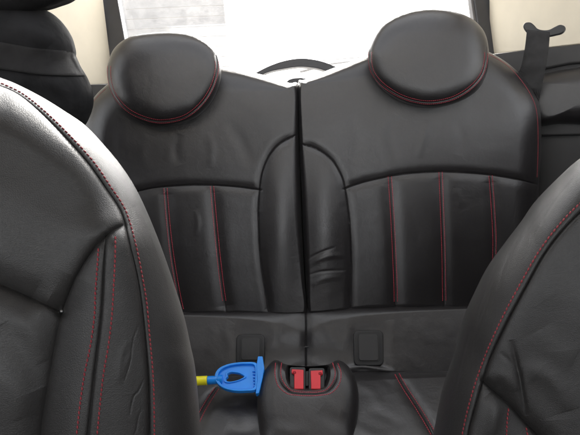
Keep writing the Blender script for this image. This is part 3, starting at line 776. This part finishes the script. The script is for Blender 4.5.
# side trims: cream panels beside the window, running forward along the cabin
def side_panel(name, pxs, depths, mat, par=cab, thick=.02, bev=.004, n=None):
    r = rays(pxs); P = CAM+r*(np.asarray(depths)/r[:, 1])[:, None]
    c = P.mean(0); out = np.array([math.copysign(1, c[0]), 0, 0])
    V, Fc = prism(P, P+out*thick)
    if c[0] > 0: Fc = [f[::-1] for f in Fc]
    return bm_obj(name, V, Fc, mat, par, bevel=bev)
side_panel('pillar_trim', [(488, -95), (489.5, 55), (580, 45), (680, 34), (700, -130)], [1.54, 1.54, 1.16, .90, .90], M_CREAM)
side_panel('pillar_trim', [(96, -70), (103.5, 0), (114, 84), (75, 86), (20, 88), (-60, 92), (-90, -90)], [1.545, 1.545, 1.52, 1.36, 1.18, 1.0, .95], M_CREAM)
# ledge below the cream trim, left and right
side_panel('trim_ledge', [(86, 85), (112, 83.5), (112, 130), (60, 140), (60, 86)], [1.30, 1.45, 1.42, 1.25, 1.22], M_BLKM)
RP = lean_plane((550, 90), 1.08, 12, -32)
bm_obj('trim_ledge', *slab(RP, [(486, 54.5), (530, 49), (640, 37), (640, 58), (570, 64), (545, 69), (486, 78)], -.05, .0), M_BLKM, cab, bevel=.006)
ar = Relief(RP, [(520, 80), (545, 73.5), (575, 68), (640, 62), (660, 90), (650, 122), (600, 125), (560, 124), (530, 126), (515, 105)], (580, 98), .045, .045, back=.05, NR=110, NA=500)
ar.build(cab, 'side_armrest', M_L)
bm_obj('side_moulding', *slab(RP, [(520, 122), (640, 118), (640, 134), (520, 137)], -.02, .002), M_BLKM, cab, bevel=.006)
bm_obj('lower_side_trim', *slab(RP, [(515, 60), (660, 50), (660, 420), (515, 420)], -.06, -.012), M_BLKM, cab, bevel=.004)

# ------------------------------------------------------------------ hanging seat belt (right)
GP = lean_plane((540, 35), 1.03, 8, -32)
sb = thing('seat_belt', 'dark grey seat belt hanging from a forked guide on the right cream trim', 'seat belt', GP.at([(532, 90)], 0)[0])
fork = spline([(523, 26.5), (525, 22.8), (530, 22.2), (534, 25), (537.5, 28.6), (543, 30), (549, 29.6), (555, 26.6), (560, 24.6), (564.5, 26), (565.5, 29.5), (562, 33.5), (556, 35.2), (549.5, 36.6), (542, 37.4), (535, 37), (529, 34.5), (525, 31)], True, 4)
bm_obj('belt_guide', *slab(GP, fork, .008, .022), M_BLK, sb, bevel=.003)
def ribbon_plane(plane, left, right, hs, thick):
    a = spline(left, False, 10); b = spline(right, False, 10); n = len(a); m = 7
    h = np.interp(np.linspace(0, 1, n), np.linspace(0, 1, len(hs)), hs)
    G = np.stack([plane.at(a*(1-f)+b*f, h+.002*math.sin(f*math.pi)) for f in np.linspace(0, 1, m)], 0); nn = plane.n
    V = np.vstack([G.reshape(-1, 3), (G-nn*thick).reshape(-1, 3)]); Fc = []; o = n*m
    for j in range(m-1):
        for i in range(n-1):
            q = j*n+i; Fc.append((q, q+n, q+n+1, q+1)); Fc.append((o+q, o+q+1, o+q+n+1, o+q+n))
    for i in range(n-1):
        Fc.append((i, i+1, o+i+1, o+i)); q = (m-1)*n+i; Fc.append((q, o+q, o+q+1, q+1))
    for j in range(m-1):
        q = j*n; Fc.append((q, o+q, o+q+n, q+n)); q = j*n+n-1; Fc.append((q, q+n, o+q+n, o+q))
    return V, Fc
bm_obj('webbing', *ribbon_plane(GP, [(527, 29.5), (524.5, 50), (521, 66), (515, 84), (508, 110)], [(550, 32), (548.5, 50), (546, 66), (541, 90), (535, 118)], [.024, .018, .006, -.02, -.07], .0016), M_BELT, sb)

# ------------------------------------------------------------------ outside
V = np.array([(-400, -400, 0), (400, -400, 0), (400, 400, 0), (-400, 400, 0)], float)
g = mesh_obj('ground', V, [(0, 1, 2, 3)], M_GROUND, None, smooth=False); tag(g, kind='structure')

M_WALL = plastic('pale_render', (.20, .20, .205), rough=.9, bump=.002, bscale=30, var=.06)
V, Fc = box((-3.2, 8.2, 1.1), 2.35, .12, 1.1)
ow = bm_obj('garden_wall', V, Fc, M_WALL, None, bevel=.02); tag(ow, 'pale rendered wall outside, seen through the left part of the rear window', 'wall')
# ------------------------------------------------------------------ light
EL, AZ = 24, 8     # sun behind the car, a little to the right
w = bpy.data.worlds.new('World'); SC.world = w; w.use_nodes = True; nt = w.node_tree
bg = nt.nodes['Background']; sky = nt.nodes.new('ShaderNodeTexSky'); sky.sky_type = 'NISHITA'; sky.sun_disc = False
sky.sun_elevation = math.radians(EL); sky.sun_rotation = math.radians(AZ); sky.dust_density = 4; sky.air_density = 1.0
hs = nt.nodes.new('ShaderNodeHueSaturation'); hs.inputs['Saturation'].default_value = .12
nt.links.new(sky.outputs[0], hs.inputs['Color']); nt.links.new(hs.outputs[0], bg.inputs[0]); bg.inputs[1].default_value = .15
sl = bpy.data.lights.new('sun', 'SUN'); sl.energy = 4.5; sl.angle = math.radians(12); sl.color = (1, .95, .88)
so = bpy.data.objects.new('sun', sl); COL.objects.link(so)
from mathutils import Vector
d = Vector((math.sin(math.radians(AZ))*math.cos(math.radians(EL)), math.cos(math.radians(AZ))*math.cos(math.radians(EL)), math.sin(math.radians(EL))))
so.rotation_euler = d.to_track_quat('Z', 'Y').to_euler()

cd = bpy.data.cameras.new('camera'); co = bpy.data.objects.new('camera', cd); COL.objects.link(co)
cd.sensor_width = 36; cd.lens = F/580*36; cd.clip_start = .02; cd.clip_end = 2000
from mathutils import Matrix
Mx = Matrix(((RT[0], UP[0], -fw[0], CAM[0]), (RT[1], UP[1], -fw[1], CAM[1]), (RT[2], UP[2], -fw[2], CAM[2]), (0, 0, 0, 1)))
co.matrix_world = Mx
SC.camera = co
SC.view_settings.view_transform = 'Standard'; SC.view_settings.look = 'None'; SC.view_settings.gamma = 1
SC.view_settings.exposure = 2.5
SC.render.engine = 'CYCLES'
SC.cycles.max_bounces = 8; SC.cycles.diffuse_bounces = 5
